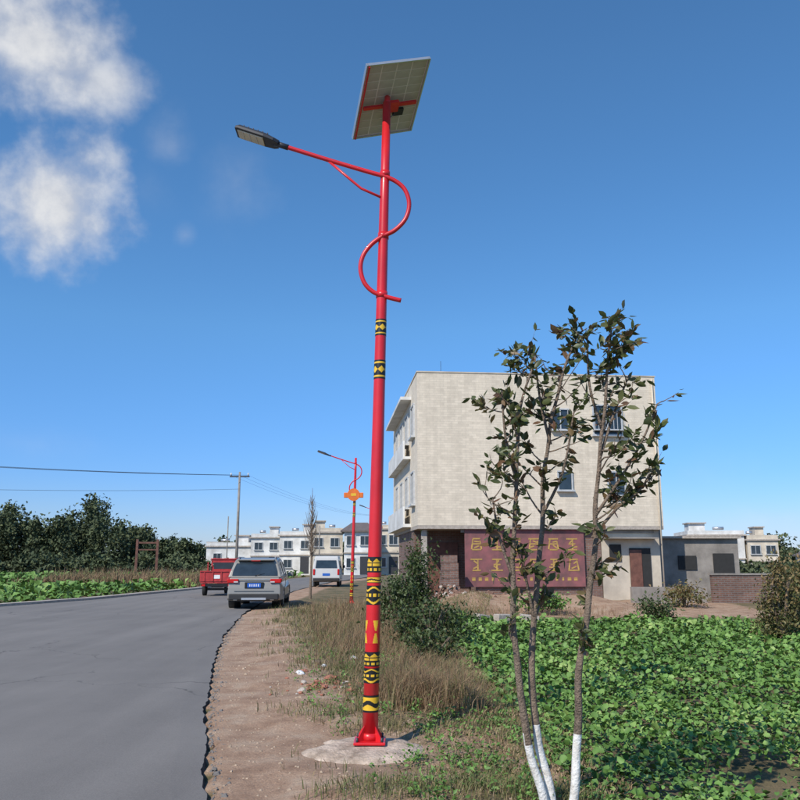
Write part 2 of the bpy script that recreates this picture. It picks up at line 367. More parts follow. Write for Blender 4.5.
def lamp(name,loc,panel=True,sign=False,detail=True):
    root=empty(name,loc)
    SH=.021; top=6.08 if panel else 5.5
    pr=lambda z: .069-(.069-.040)*z/6.15
    tube('pole',[(SH*z,0,z) for z in (0.02,1,2,3,4,5,top)],[pr(z) for z in (0.02,1,2,3,4,5,top)],M['red'],root,32)
    box('base_plate',(0,0,.03),(.27,.27,.022),M['red'],root,bevel=.004)
    for k in range(4):
        an=math.radians(45+90*k); c=Vector((math.cos(an),math.sin(an),0)); r0=.06
        pts=[c*r0+Vector((0,0,.04)),c*.15+Vector((0,0,.04)),c*.15+Vector((0,0,.055)),c*(r0+.006)+Vector((0,0,.16))]
        nrm=Vector((-c.y,c.x,0))*.004
        VV=[p+nrm for p in pts]+[p-nrm for p in pts]
        mobj('gusset_%d'%k,VV,[(0,1,2,3),(7,6,5,4),(0,4,5,1),(1,5,6,2),(2,6,7,3),(3,7,4,0)],M['red'],root)
        q=Vector((.105*(1 if k in(0,3) else -1),.105*(1 if k<2 else -1),0))
        tube('bolt_%d'%k,[q+Vector((0,0,.03)),q+Vector((0,0,.075))],.011,M['darkgrey'],root,6)
    tube('pole_collar',[(0,0,.04),(.001,0,.10)],[.078,.074],M['red'],root,24)
    for k,(z0,z1,kind) in enumerate([(3.80,3.64,'A'),(3.40,3.22,'A'),(1.585,1.45,'B'),(1.41,1.36,'E'),(1.335,1.17,'D'),(1.04,.84,'C'),(.77,.65,'B'),(.635,.51,'D'),(.41,.27,'E')]):
        na=96 if detail else 32; nr=max(6,int((z0-z1)/.004)) if detail else 10
        V=[];F=[];mi=[]
        for j in range(nr+1):
            z=z1+(z0-z1)*j/nr
            for i in range(na):
                an=2*math.pi*i/na; r=pr(z)+.0015; V.append((SH*z+r*math.cos(an),r*math.sin(an),z))
        for j in range(nr):
            for i in range(na):
                F.append((j*na+i,j*na+(i+1)%na,(j+1)*na+(i+1)%na,(j+1)*na+i)); mi.append(pat(kind,(j+.5)/nr,(i+.5)/na))
        mobj('painted_band_%d'%k,V,F,[M['red'],M['black'],M['yellow']],root,mi,smooth=True)
    A=[(-.897,0,5.60),(-.45,0,5.45),(-.06,0,5.325),(.12,0,5.27),(.235,0,5.21),(.315,0,5.12),(.35,0,4.98),(.315,0,4.83),(.21,0,4.71),(.08,0,4.64),(-.02,0,4.56),(-.095,0,4.45),(-.12,0,4.32),(-.085,0,4.18),(0,0,4.085),(.12,0,4.035),(.27,0,3.995)]
    A=spline(A,6); A=[p+Vector((0,-.03 ,-.01)) for p in A]
    tube('curved_arm',A,.022,M['red'],root,14)
    tube('arm_brace',[(-.46,-.03,5.44),(-.2,-.02,5.21),(-.12,-.02,5.14),(.09,-.02,5.04)],.013,M['red'],root,10)
    for z in (5.30,4.65,4.05):
        tube('pole_clamp',[(SH*z,0,z-.03),(SH*z,0,z+.03)],pr(z)+.006,M['red'],root,24)
    d=(Vector((-1.38,-.03,5.77))-Vector((-.897,-.03,5.60))).normalized(); ang=math.atan2(d.z,-d.x)
    hd=empty('tmp'); hd.name='lamp_head'; hd.parent=root; hd.location=(-.897,-.03,5.59); hd.rotation_euler=(math.radians(-2),ang,0)
    tube('head_socket',[(.05,0,0),(-.1,0,0)],.028,M['darkgrey'],hd,14)
    prof=[(-.05,.05),(-.10,.085),(-.2,.10),(-.47,.10),(-.50,.085)]
    V=[];F=[]
    for x,w in prof:
        h=.045 if x<-.12 and x>-.49 else .03
        V+=[(x,-w,-.02),(x,-w,.01),(x,-w*.6,h),(x,w*.6,h),(x,w,.01),(x,w,-.02)]
    for i in range(len(prof)-1):
        for k in range(6): F.append((i*6+k,i*6+(k+1)%6,(i+1)*6+(k+1)%6,(i+1)*6+k))
    F.append((5,4,3,2,1,0)); F.append(tuple(24+k for k in range(6)))
    bev(mobj('head_housing',V,F,M['darkgrey'],hd),.006)
    box('led_lens',(-.335,0,-.024),(.27,.15,.012),M['lens'],hd,bevel=.003)
    for k in range(3): box('led_divider_%d'%k,(-.27-.07*k,0,-.0315),(.004,.145,.003),M['alu'],hd)
    for k in range(6): box('heat_fin_%d'%k,(-.18-.05*k,0,.042),(.006,.13,.02),M['darkgrey'],hd)
    if panel:
        W=Vector((.65,.13,.27)).normalized(); L=Vector((-.26,.80,-.34)).normalized()
        dd=W.dot(L); W,L=(W-L*dd*.6).normalized(),(L-W*dd*.4).normalized(); W=(W-L*W.dot(L)).normalized(); Nn=W.cross(L)
        ph=empty('tmp'); ph.name='solar_panel'; ph.parent=root
        mt=Matrix((W,L,Nn)).transposed().to_4x4(); mt.translation=Vector((.155,.10,6.19)); ph.matrix_local=mt
        w,l=.70,.90
        box('backsheet',(0,0,0),(w-.02,l-.02,.006),M['back'],ph); box('cells',(0,0,.006),(w-.03,l-.03,.004),M['cell'],ph)
        for i in range(4):
            for j in range(9):
                box('cell_%d_%d'%(i,j),(-w/2+.10+i*(w-.2)/3,-l/2+.07+j*(l-.14)/8,-.0045),((w-.2)/3-.014,(l-.14)/8-.009,.002),M['cellb'],ph)
        for sx in(-1,1): box('frame_side_%d'%sx,(sx*(w/2-.006),0,-.008),(.014,l,.036),M['alu'],ph)
        for sy in(-1,1): box('frame_end_%d'%sy,(0,sy*(l/2-.006),-.0085),(w-.03,.014,.034),M['alu'],ph)
        box('mount_rail',(.0,.13,-.034),(.03,.26,.02),M['red'],ph)
        box('mount_crossbar',(-.01,.04,-.050),(.60,.035,.026),M['red'],ph)
        box('mount_strap',(-.328,0.0,-.036),(.012,l*.98,.014),M['red'],ph)
        box('junction_box',(.12,.16,-.022),(.11,.08,.03),M['plastic'],ph)
        box('mount_bracket',(-.0,.03,-.08),(.13,.12,.04),M['red'],ph)
        tube('pole_top',[(SH*6.05,0,6.05),(SH*6.05+.005,.03,6.16)],.03,M['red'],root,16)
        tube('cable',spline([(.20,.2,6.08),(.16,.12,5.99),(.11,.045,5.89),(.09,.04,5.6)],5),.004,M['black'],root,6)
    if sign:
        bev(box('hanging_sign_board',(.05,-.1,4.05),(.75,.04,.2),M['orange'],root),.02)
        V=[]
        for k in range(24):
            an=2*math.pi*k/24; V+=[(.05+.24*math.cos(an),-.13,4.07+.24*math.sin(an)),(.05+.24*math.cos(an),-.09,4.07+.24*math.sin(an))]
        F=[tuple(range(0,48,2)),tuple(range(1,48,2))[::-1]]+[(2*k,2*k+1,(2*k+3)%48,(2*k+2)%48) for k in range(24)]
        mobj('hanging_sign_disc',V,F,M['orange'],root)
        box('hanging_sign_mark',(.05,-.134,4.07),(.2,.006,.1),M['yellow'],root)
    return root
lamp('street_lamp',(-.26,7.35,0.045))
lamp('street_lamp.001',(-1.83,31,0),panel=False,sign=True,detail=False)
lamp('street_lamp.002',(-1.75,62,0),panel=False,sign=True,detail=False)
V=[];F=[]; n=64
for ring,(r,z) in enumerate([(.64,-.06),(.53,.0),(.47,.03),(.34,.046),(.24,.052),(0.12,.054)]):
    for k in range(n):
        an=2*math.pi*k/n; q=r*(1+.30*noise.noise((math.cos(an)*1.3,math.sin(an)*1.3,1))+.12*noise.noise((math.cos(an)*4,math.sin(an)*4,1))+.07*noise.noise((math.cos(an)*11,math.sin(an)*11,ring)))
        V.append((q*math.cos(an)*.98,q*math.sin(an)*.9,z+.03*noise.noise((q*9*math.cos(an),q*9*math.sin(an),0))*(1 if ring<4 else .1)))
for r in range(5):
    for k in range(n): F.append((r*n+k,r*n+(k+1)%n,(r+1)*n+(k+1)%n,(r+1)*n+k))
F.append(tuple(5*n+k for k in range(n)))
mobj('concrete_footing',V,F,M['foot'],loc=(-.27,7.30,.0),smooth=True)
# ---------------- main building ----------------
def window(par,x,z,w,h,y=0,face='front',m='frame',bars=1):
    if face=='front':
        B=lambda n,cx,cz,sx,sz,d,mm: box(n,(cx,y-d/2+.02,cz),(sx,d,sz),mm,par)
    else:
        B=lambda n,cx,cz,sx,sz,d,mm: box(n,(y-d/2+.02,cx,cz),(d,sx,sz),mm,par)
    B('glass',x,z,w-.02,h-.02,.05,M['glass'])
    f=.06
    B('frame_top',x,z+h/2,w+f,f,.10,M[m]); B('sill',x,z-h/2-.01,w+.16,f+.02,.2,M[m])
    B('frame_l',x-w/2,z,f,h-f-.02,.10,M[m]); B('frame_r',x+w/2,z,f,h-f-.02,.10,M[m])
    for k in range(bars): B('mullion',x-w/2+w*(k+1)/(bars+1),z,.04,h-f-.02,.085,M[m])
bd=empty('tiled_three_storey_building',(.72,33,0),math.radians(5.2))
BW=10.35; BD=12
box('upper_floors',(BW/2,BD/2,6.2),(BW,BD,6.4),M['tile'],bd)
box('floor_slab',(BW/2,BD/2,2.93),(BW-.006,BD-.006,.14),M['conc'],bd)
box('ground_floor_right',(8.98,.26+5.8,1.33),(2.5,11.6,3.06),M['cream'],bd)
box('ground_floor_middle',(5.1,.28+5.8,1.33),(5.2,11.6,3.06),M['brick'],bd)
box('ground_floor_left_rear',(1.25,5.5,1.33),(2.39,7,3.06),M['brick'],bd)
box('porch_column',(.30,.35,1.33),(.22,.22,3.06),M['conc'],bd)
box('porch_shutter',(1.3,1.96,1.2),(1.3,.08,2.3),M['rust'],bd)
box('cement_frieze_front',(5.9,.24,2.79),(8.2,.06,.14),M['concd'],bd)
box('parapet_cap',(BW/2,BD/2,9.42),(BW+.06,BD+.06,.05),M['cream'],bd)
window(bd,8.15,7.45,1.25,1.3,bars=1); window(bd,8.4,4.75,.75,1.0,bars=1); window(bd,6.2,4.85,.6,.8,bars=0); window(bd,6.1,7.45,.7,.9,bars=1)
box('window_cage',(8.15,-.2,7.0),(1.35,.3,.05),M['frame'],bd)
for k in range(9): box('cage_bar_%d'%k,(7.5+k*.163,-.33,7.35),(.02,.02,.7),M['frame'],bd)
for z,dz in((3.1,.14),(6.1,.12)): box('side_slab',(-.17,7.0,z),(.34,8.6,dz),M['white'],bd)
box('side_eave',(-.24,6.9,8.75),(.48,9.0,.14),M['white'],bd)
for z in(3.55,6.5): box('balcony_parapet',(-.30,7.0,z),(.07,8.5,.75),M['white'],bd)
for z in(4.6,7.5):
    for yv in(1.5,4,6.5,9): window(bd,yv,z,1.2,1.4,y=0,face='side',bars=1)
tube('drain_pipe',[(10.2,-.05,.0),(10.2,-.05,9.3)],.035,M['cream'],bd,8)
tube('roof_antenna',[(1.3,2,9.4),(1.3,2,10.4)],.01,M['wire'],bd,5)
box('rear_stair_block',(BW+.25,6,3.7),(.49,9,7.4),M['concd'],bd)
box('door_opening',(9.35,.24,1.05),(.9,.06,2.1),M['dark_inside'],bd); box('door_leaf',(9.15,.2,1.03),(.5,.04,2.0),M['rust'],bd)
box('small_window_opening',(8.3,.245,1.9),(.5,.05,.7),M['dark_inside'],bd)
box('canopy',(8.9,-.02,2.5),(2.2,.55,.05),M['concd'],bd)
ban=empty('painted_banner_sign',(.72,33,0),math.radians(5.2))
box('board',(4.45,.18,1.72),(5.0,.06,2.35),M['banner'],ban)
random.seed(3)
def glyph(cx,cz,s):
    k=random.randint(0,5); t=s*.10
    def bar(dx,dz,w,h,r=0): box('dummy_stroke',(cx+dx*s,.146,cz+dz*s),(w,.008+random.random()*.006,h),M['bantxt'],ban,rot=(0,r,0))
    bar(0,.38,s*random.uniform(.5,.85),t); bar(0,-.38,s*random.uniform(.5,.85),t)
    if k%2: bar(random.uniform(-.1,.1),0,t,s*.7)
    else: bar(-.3,0,t,s*.7,.15); bar(.3,-.05,t,s*.6,-.2)
    if k>2: bar(0,.02,s*.5,t)
    bar(random.uniform(-.2,.2),-.18,s*.4,t,random.uniform(-.6,.6)); bar(random.uniform(-.2,.2),.18,s*.35,t,random.uniform(-.9,.9))
for i in range(6): glyph(2.45+i*.8+random.uniform(-.03,.03),2.25,.58)
for i in range(6): glyph(2.45+i*.8+random.uniform(-.03,.03),1.42,.58)
for i in range(17): box('dummy_small_mark',(2.3+i*.265,.146,.85),(random.uniform(.08,.16),.010,.13),M['bantxt'],ban)
ax=empty('cement_annex',(0,0,0))
box('annex_body',(13.3,38.2,1.0),(3.4,4,3.1),M['concd'],ax); box('annex_roof',(13.3,38.15,2.6),(3.6,4.3,.1),M['conc'],ax)
box('annex_door',(14.3,36.17,.9),(.9,.06,2.0),M['dark_inside'],ax)
box('annex_window',(12.7,36.17,1.5),(.8,.06,.6),M['dark_inside'],ax)
bw=empty('brick_wall',(0,0,0))
box('wall',(13.2,31.5,.25),(2.6,.24,1.6),M['brick'],bw,rot=(0,0,.05)); box('coping',(13.2,31.5,1.08),(2.7,.32,.06),M['concd'],bw,rot=(0,0,.05))
box('wall_return',(14.45,33.1,.3),(.24,3,1.5),M['brick'],bw)
box('wall_low',(10.3,31.6,.1),(2.9,.24,1.0),M['concd'],bw,rot=(0,0,.03))
V=[];F=[];mi=[]
for i in range(300):
    x=.9+random.gauss(1.1,.7); y=31.7+random.gauss(0,.5); z=max(0,.55-abs(x-1.7)*.4-abs(y-32)*.5)*random.random()+H(x,y)
    s=random.uniform(.05,.11); R=Matrix.Rotation(random.random()*6,3,Vector((random.random(),random.random(),random.random()+.1)))
    b0=len(V)
    for a_ in(-1,1):
        for b_ in(-.5,.5):
            for c_ in(-.4,.4): V.append(Vector((x,y,z))+R@Vector((a_*s,b_*s,c_*s)))
    mm_=random.choice([0,0,0,1])
    for f in [(0,1,3,2),(4,6,7,5),(0,4,5,1),(2,3,7,6),(0,2,6,4),(1,5,7,3)]: F.append(tuple(b0+q for q in f)); mi.append(mm_)
mobj('brick_rubble_pile',V,F,[M['rubble'],M['conc']],mi=mi)
bs=empty('brick_stack',(1.95,32.3,0),.1)
for k in range(6): box('course_%d'%k,(random.uniform(-.03,.03),0,.15+.3*k),(.75-.03*k,.5,.29),M['brick'],bs)
for k,(x,y) in enumerate([(2.3,23.2),(2.9,23.4),(3.6,23.1)]):
    box('concrete_block' if k==0 else 'concrete_block.%03d'%k,(x,y,-.02),(.5,.25,.26),M['conc'],rot=(0,random.random()*.2,random.random()),bevel=.02)
# ---------------- generic houses ----------------
def house(name,loc,rz,w,d,fl,m='white',roof='flat',fh=2.9):
    r=empty(name,loc,rz); Ht=fl*fh
    box('walls',(0,d/2,Ht/2-.2),(w,d,Ht+.4),M[m],r)
    for f in range(fl):
        nw=max(2,int(w/1.9))
        for k in range(nw):
            x=-w/2+(k+.5)*w/nw
            if f==0 and k==nw//2: box('door',(x,-.02,1.05),(1.0,.08,1.9),M['darkgrey'],r)
            else: window(r,x,f*fh+fh*.55,.95,fh*.42,bars=1)
        for sx in(-1,1):
            for yv in(d*.3,d*.7): box('side_window',(sx*w/2,yv,f*fh+fh*.5),(.06,1.1,fh*.4),M['glass'],r)
        if f: box('string_course',(0,-.06,f*fh),(w+.1,.2,.14),M['conc'],r)
    if roof=='flat':
        box('cornice',(0,d/2,Ht+.08),(w+.4,d+.4,.15),M['conc'],r)
        for yy_ in(0,d): box('parapet',(0,yy_,Ht+.35),(w,.15,.4),M[m],r)
        for sx in(-1,1): box('parapet_side',(sx*(w/2-.08),d/2,Ht+.35),(.14,d-.16,.4),M[m],r)
        q=random.choice([-.2,.2]); box('stair_house',(w*q,d*.6,Ht+.8),(w*.3,d*.3,1.3),M[m],r); box('stair_roof',(w*q,d*.6,Ht+1.5),(w*.36,d*.36,.12),M['conc'],r)
        tube('water_heater',[(-w*q*1.4,d*.4,Ht+.9),(-w*q*.4,d*.4,Ht+.9)],.16,M['alu'],r,10)
    else:
        e=.4; h=d*.13
        V=[(-w/2-e,-e,Ht),(w/2+e,-e,Ht),(w/2+e,d+e,Ht),(-w/2-e,d+e,Ht),(-w/2+w*.2,d/2,Ht+h),(w/2-w*.2,d/2,Ht+h)]
        V+=[(a_,b_,c_-.15) for a_,b_,c_ in V[:4]]
        mobj('tiled_roof',V,[(0,1,5,4),(1,2,5),(2,3,4,5),(3,0,4),(0,6,7,1),(1,7,8,2),(2,8,9,3),(3,9,6,0)],M['rooft'],r)
    return r
random.seed(12)
house('white_house',(-21.0,100,0),.05,5.4,8,1,'white','flat',3.2)
house('white_house.001',(-16.1,98,0),.1,3.6,8,2,'white','flat',2.1)
house('white_house.002',(-12.2,96,0),-.05,4.0,8,2,'white','flat',2.2)
house('cream_house',(-8.2,91,0),.1,3.6,8,2,'cream','flat',2.3)
house('white_house.003',(-4.6,89,0),0,3.0,8,2,'white','pitched',2.4)
house('brown_roof_house',(-1.4,92,0),0,2.6,8,2,'cream','flat',2.5)
house('white_house.004',(33.0,85,-.6),-.15,5.6,8,2,'white','flat',2.35)
house('white_house.005',(37.4,84,-.6),-.15,3.0,7,2,'cream','flat',2.1)
house('white_house.006',(56,105,-.6),-.3,7,8,1,'white','pitched')
house('white_house.007',(-30,125,0),.2,8,8,1,'white','flat')
gt=empty('rusty_gateway',(-22,71,0),.2)
for sx in(-1,1): box('post',(sx*.85,0,1.7),(.2,.2,3.4),M['rust'],gt)
box('lintel',(0,0,3.1),(1.5,.14,.14),M['rust'],gt); box('lower_rail',(0,0,2.5),(1.5,.12,.1),M['rust'],gt)
# ---------------- vehicles ----------------
def extr(name,prof,hw,m,par,bevel=.04,hwf=None):
    n=len(prof); V=[]
    for sx in(-1,1):
        for (y,z) in prof: V.append((sx*(hwf(y,z) if hwf else hw),y,z))
    F=[tuple(range(n)),tuple(range(n,2*n))[::-1]]+[(k,k+n,(k+1)%n+n,(k+1)%n) for k in range(n)]
    o=mobj(name,V,F,m,par)
    bm=bmesh.new(); bm.from_mesh(o.data); bmesh.ops.recalc_face_normals(bm,faces=bm.faces); bm.to_mesh(o.data); bm.free()
    if bevel: bev(o,bevel,3)
    return o
def wheel(par,x,y,r,w=.22):
    s=1 if x>0 else -1
    tube('tyre',[(x-w/2,y,r),(x-w/2+.03,y,r),(x+w/2-.03,y,r),(x+w/2,y,r)],[r-.03,r,r,r-.03],M['tyre'],par,28)
    tube('rim',[(x+s*(w/2-.02),y,r),(x+s*(w/2+.006),y,r)],[r*.66,r*.62],M['alu'],par,20)
    for k in range(5):
        an=2*math.pi*k/5; box('spoke_gap',(x+s*(w/2+.008),y+math.cos(an)*r*.38,r+math.sin(an)*r*.38),(.006,.09,.09),M['black'],par,rot=(an,0,0))
def arch(yc,r,z0,n=9,flip=False):
    return [(yc+r*math.cos(math.pi*k/n),z0+r*math.sin(math.pi*k/n)) for k in range(n+1)]
def suv(name,loc,rz,paint,Hs=1.0,L=4.6):
    r=empty(name,loc,rz)
    fw=L-.92; rw=.92
    prof=[(.10,.30),(.03,.36),(-.0,.52),(.02,.70),(.06,.90),(.12,1.04),(1.5,1.05),(L-1.35,1.02),(L-.45,.90),(L-.08,.75),(L,.55),(L-.05,.32)]
    ar1=arch(fw,.40,.30); ar2=arch(rw,.40,.30)
    prof=prof[:11]+[(L-.05,.30)]+ar1+[((fw+rw)/2,.27)]+ar2
    def hw(y,z):
        w=.93
        if z>.85: w-=.03+(z-.85)*.15
        if y<.15: w-=.06
        if y>L-.5: w-=.10
        return w
    extr('lower_body',prof,0,M[paint],r,.035,hw)
    gp=[(.12,1.035),(.22,1.25),(.40,1.52),(.55,1.62),(1.1,1.69),(2.0,1.69),(2.55,1.60),(L-1.3,1.03)]
    gh=lambda y,z: .89-(z-1.03)*.32
    extr('cabin',gp,0,M[paint],r,.04,gh)
    o=.022
    mobj('rear_window',[(-.75,.155-o,1.10),(.75,.155-o,1.10),(.73,.215-o,1.25),(-.73,.215-o,1.25),(.64,.385-o,1.50),(-.64,.385-o,1.50)],[(0,1,2,3),(3,2,4,5)],M['glass'],r)
    for sx in(-1,1):
        f=lambda y,z: (sx*(gh(y,z)+.006),y,z)
        mobj('side_windows',[f(.55,1.12),f(L-1.55,1.10),f(2.45,1.53),f(.75,1.56)],[(0,1,2,3)],M['glass'],r)
        for yy_ in(1.35,2.3): box('pillar',(sx*(gh(0,1.33)+.012),yy_,1.33),(.012,.06,.44),M['plastic'],r,rot=(0,-sx*.31,0))
        box('mirror',(sx*1.0,L-1.65,1.10),(.2,.12,.14),M[paint],r,bevel=.03)
        box('tail_light',(sx*.70,.035,.93),(.36,.10,.13),M['tail'],r,bevel=.02)
        box('tail_light_clear',(sx*.60,-.018,.90),(.14,.01,.04),M['frame'],r)
        box('tail_light_side',(sx*.865,.18,.95),(.07,.28,.11),M['tail'],r,bevel=.02)
        box('reflector',(sx*.68,-.015,.50),(.2,.03,.04),M['tail'],r)
        box('exhaust',(sx*.60,.0,.33),(.14,.1,.05),M['chrome'],r,bevel=.015)
        box('roof_rail',(sx*.62,1.35,1.70),(.035,1.6,.035),M['alu'],r,bevel=.01)
        box('door_line',(sx*.915,1.6,.68),(.012,.012,.6),M['black'],r); box('sill_trim',(sx*.92,2.3,.36),(.04,1.9,.12),M['plastic'],r,bevel=.01)
        box('head_light',(sx*.68,L-.13,.76),(.32,.18,.12),M['frame'],r,bevel=.03)
        for yv in (rw,fw):
            wheel(r,sx*.80,yv,.345)
            tube('wheel_well',[(sx*.55,yv,.36),(sx*.88,yv,.36)],.385,M['black'],r,20)
    box('windscreen_dark',(0,L-1.66,1.33),(1.35,.02,.5),M['glass'],r,rot=(math.radians(-54),0,0))
    box('rear_spoiler',(0,.42,1.61),(1.22,.28,.035),M[paint],r,bevel=.012)
    box('brake_light',(0,.285,1.585),(.3,.02,.02),M['tail'],r)
    box('tail_chrome_strip',(0,.02,.985),(1.05,.03,.03),M['chrome'],r)
    box('plate_recess',(0,.022,.79),(.62,.05,.2),M['black'],r,bevel=.01)
    box('number_plate',(0,-.012,.79),(.44,.012,.14),M['plate'],r)
    for k in range(5): box('plate_mark',(-.14+k*.07,-.021,.79),(.03,.006,.075),M['litterw'],r)
    box('rear_bumper_trim',(0,.0,.42),(1.62,.12,.2),M['plastic'],r,bevel=.03)
    box('skid_plate',(0,-.055,.36),(.8,.03,.07),M['alu'],r)
    box('tailgate_gap',(0,-.008,.60),(1.3,.01,.012),M['black'],r)
    tube('wiper',[(0,.12,1.1),(.32,.16,1.16)],.008,M['black'],r,6)
    box('underbody',(0,L/2,.33),(1.5,L-.5,.14),M['black'],r)
    return r
suv('parked_car',(-4.82,27.2,-.0),math.radians(4),'silver')
def van(name,loc,rz,m):
    r=empty(name,loc,rz); L=4.2
    prof=[(.02,.35),(0,.6),(.05,1.1),(.16,1.72),(.3,1.86),(3.2,1.86),(3.5,1.72),(4.05,1.0),(4.2,.8),(4.2,.4)]+arch(3.4,.36,.32)+arch(.8,.36,.32)
    hw=lambda y,z: .84-max(0,z-1.0)*.16
    extr('body',prof,0,M[m],r,.05,hw)
    mobj('rear_window',[(-.66,.03,1.14),(.66,.03,1.14),(.6,.118,1.6),(-.6,.118,1.6)],[(0,1,2,3)],M['glass'],r)
    for sx in(-1,1):
        mobj('side_windows',[(sx*(hw(0,1.15)+.006),.4,1.15),(sx*(hw(0,1.15)+.006),3.7,1.15),(sx*(hw(0,1.6)+.006),3.3,1.6),(sx*(hw(0,1.6)+.006),.45,1.6)],[(0,1,2,3)],M['glass'],r)
        box('tail_light',(sx*.74,.02,.9),(.12,.08,.35),M['tail'],r,bevel=.02)
        for yv in(.8,3.4): wheel(r,sx*.72,yv,.31,.18)
        box('mirror',(sx*.95,3.55,1.2),(.16,.1,.18),M['plastic'],r,bevel=.02)
    box('bumper',(0,0,.45),(1.6,.14,.18),M['plastic'],r,bevel=.03)
    box('number_plate',(0,-.0,.75),(.44,.02,.14),M['plate'],r)
    box('underbody',(0,2.1,.36),(1.3,3.6,.12),M['black'],r)
    return r
van('white_van',(-4.5,50,0),math.radians(2),'whitecar')
def cargo(name,loc,rz):
    r=empty(name,loc,rz)
    box('bed_floor',(0,1.0,.62),(1.45,2.0,.08),M['redcar'],r)
    for sx in(-1,1):
        box('side_board',(sx*.72,1.0,.88),(.05,2.0,.45),M['redcar'],r)
        for k in range(5): box('side_rib',(sx*.755,.1+k*.45,.88),(.03,.05,.45),M['redcar'],r)
        wheel(r,sx*.62,.75,.30,.17)
        box('fender',(sx*.62,.75,.66),(.24,.8,.04),M['black'],r)
        box('rear_lamp',(sx*.58,-.06,.5),(.16,.05,.09),M['tail'],r)
        box('rack_post',(sx*.70,1.96,1.2),(.05,.05,.6),M['redcar'],r)
        box('cab_post',(sx*.55,3.1,1.2),(.05,.05,1.0),M['redcar'],r)
    box('tailgate',(0,.0,.88),(1.5,.05,.45),M['redcar'],r)
    for k in range(4): box('tailgate_rib',(-.55+k*.367,-.04,.88),(.05,.03,.42),M['redcar'],r)
    box('tailgate_rail',(0,-.045,1.1),(1.5,.04,.04),M['redcar'],r)
    box('tailgate_panel_mark',(0,-.032,.86),(.26,.01,.16),M['litterw'],r)
    box('rear_beam',(0,-.02,.5),(1.4,.06,.12),M['black'],r)
    box('axle',(0,.75,.3),(1.2,.1,.1),M['black'],r)
    box('chassis',(0,1.7,.45),(.5,3.2,.12),M['black'],r)
    box('cab_back',(0,2.15,.95),(1.15,.06,.7),M['redcar'],r); box('cab_back_window',(0,2.13,1.33),(.9,.03,.3),M['glass'],r)
    box('cab_header',(0,2.15,1.55),(1.15,.06,.14),M['redcar'],r)
    for sx in(-1,1): box('cab_back_post',(sx*.54,2.15,1.38),(.07,.06,.34),M['redcar'],r)
    box('cab_roof',(0,2.65,1.64),(1.22,1.15,.06),M['redcar'],r,bevel=.02)
    box('front_fairing',(0,3.25,.8),(.9,.3,.7),M['redcar'],r,rot=(-.2,0,0),bevel=.06)
    box('seat',(0,2.5,.75),(.9,.5,.3),M['black'],r,bevel=.05)
    wheel(r,.001,3.35,.29,.12)
    return r
cargo('red_cargo_tricycle',(-8.15,36.6,.02),math.radians(5))
# ---------------- utility pole & wires ----------------
def upole(name,loc,h=8.2,r=.13):
    p=empty(name,loc); tube('shaft',[(0,0,-.3),(0,0,h)],[r,r*.6],M['concd'],p,12)
    box('crossarm',(0,0,h-.35),(1.5,.1,.1),M['darkgrey'],p)
    for x in(-.65,0,.65): tube('insulator',[(x,0,h-.3),(x,0,h-.08)],.05,M['white'],p,8)
upole('utility_pole',(-12.2,61,0)); upole('utility_pole.001',(-46,42,0)); upole('utility_pole.002',(-3.5,112,0),8,.12)
V=[];F=[]
def wire(a,b,sag,r=.014):
    a=Vector(a);b=Vector(b); P=[a.lerp(b,t/24)-Vector((0,0,sag*4*(t/24)*(1-t/24))) for t in range(25)]
    v,f=tubegeo(P,r,5); o=len(V); V.extend(v); F.extend([tuple(q+o for q in ff) for ff in f])
for dx in(-.65,0,.65): wire((-12.2+dx,61,7.95),(-46+dx,42,8.3),.45,.011); wire((-12.2+dx,61,7.95),(-3.5+dx,112,7.7),.7,.006)
wire((-12.2,61,6.9),(-46,42,6.3),.5,.011)
mobj('overhead_wires',V,F,M['wire'])
for i,(x,y,h) in enumerate([(-19.5,92,6.5),(-8.5,86,5.2)]):
    tube('slender_post' if i==0 else 'slender_post.001',[(x,y,0),(x,y,h)],.06,M['concd'],None,8)
# ---------------- vegetation ----------------
LM={
 'tree':leafmat('tree_leaf',[(.050,.065,.022),(.085,.110,.034),(.14,.15,.05),(.19,.11,.055),(.15,.075,.045)],.45,.25),
 'crop':leafmat('crop_leaf',[(.065,.135,.026),(.11,.215,.040),(.155,.29,.06),(.28,.38,.11)],.6,.0),
 'grass':leafmat('grass_blade',[(.10,.13,.038),(.18,.165,.065),(.30,.21,.115),(.42,.31,.19)],.7,0),
 'dry':leafmat('dry_grass_blade',[(.15,.09,.05),(.26,.155,.085),(.38,.26,.155),(.17,.17,.06)],.7,.2),
 'bush':leafmat('shrub_leaf',[(.035,.055,.018),(.07,.10,.03),(.13,.17,.05)],.5,.15),
 'far':leafmat('distant_foliage',[(.035,.05,.025),(.06,.085,.035),(.11,.13,.055)],.8,0),
 'rust':leafmat('rusty_shrub_leaf',[(.09,.12,.035),(.15,.15,.055),(.25,.16,.07),(.15,.20,.05)],.6,.15)}
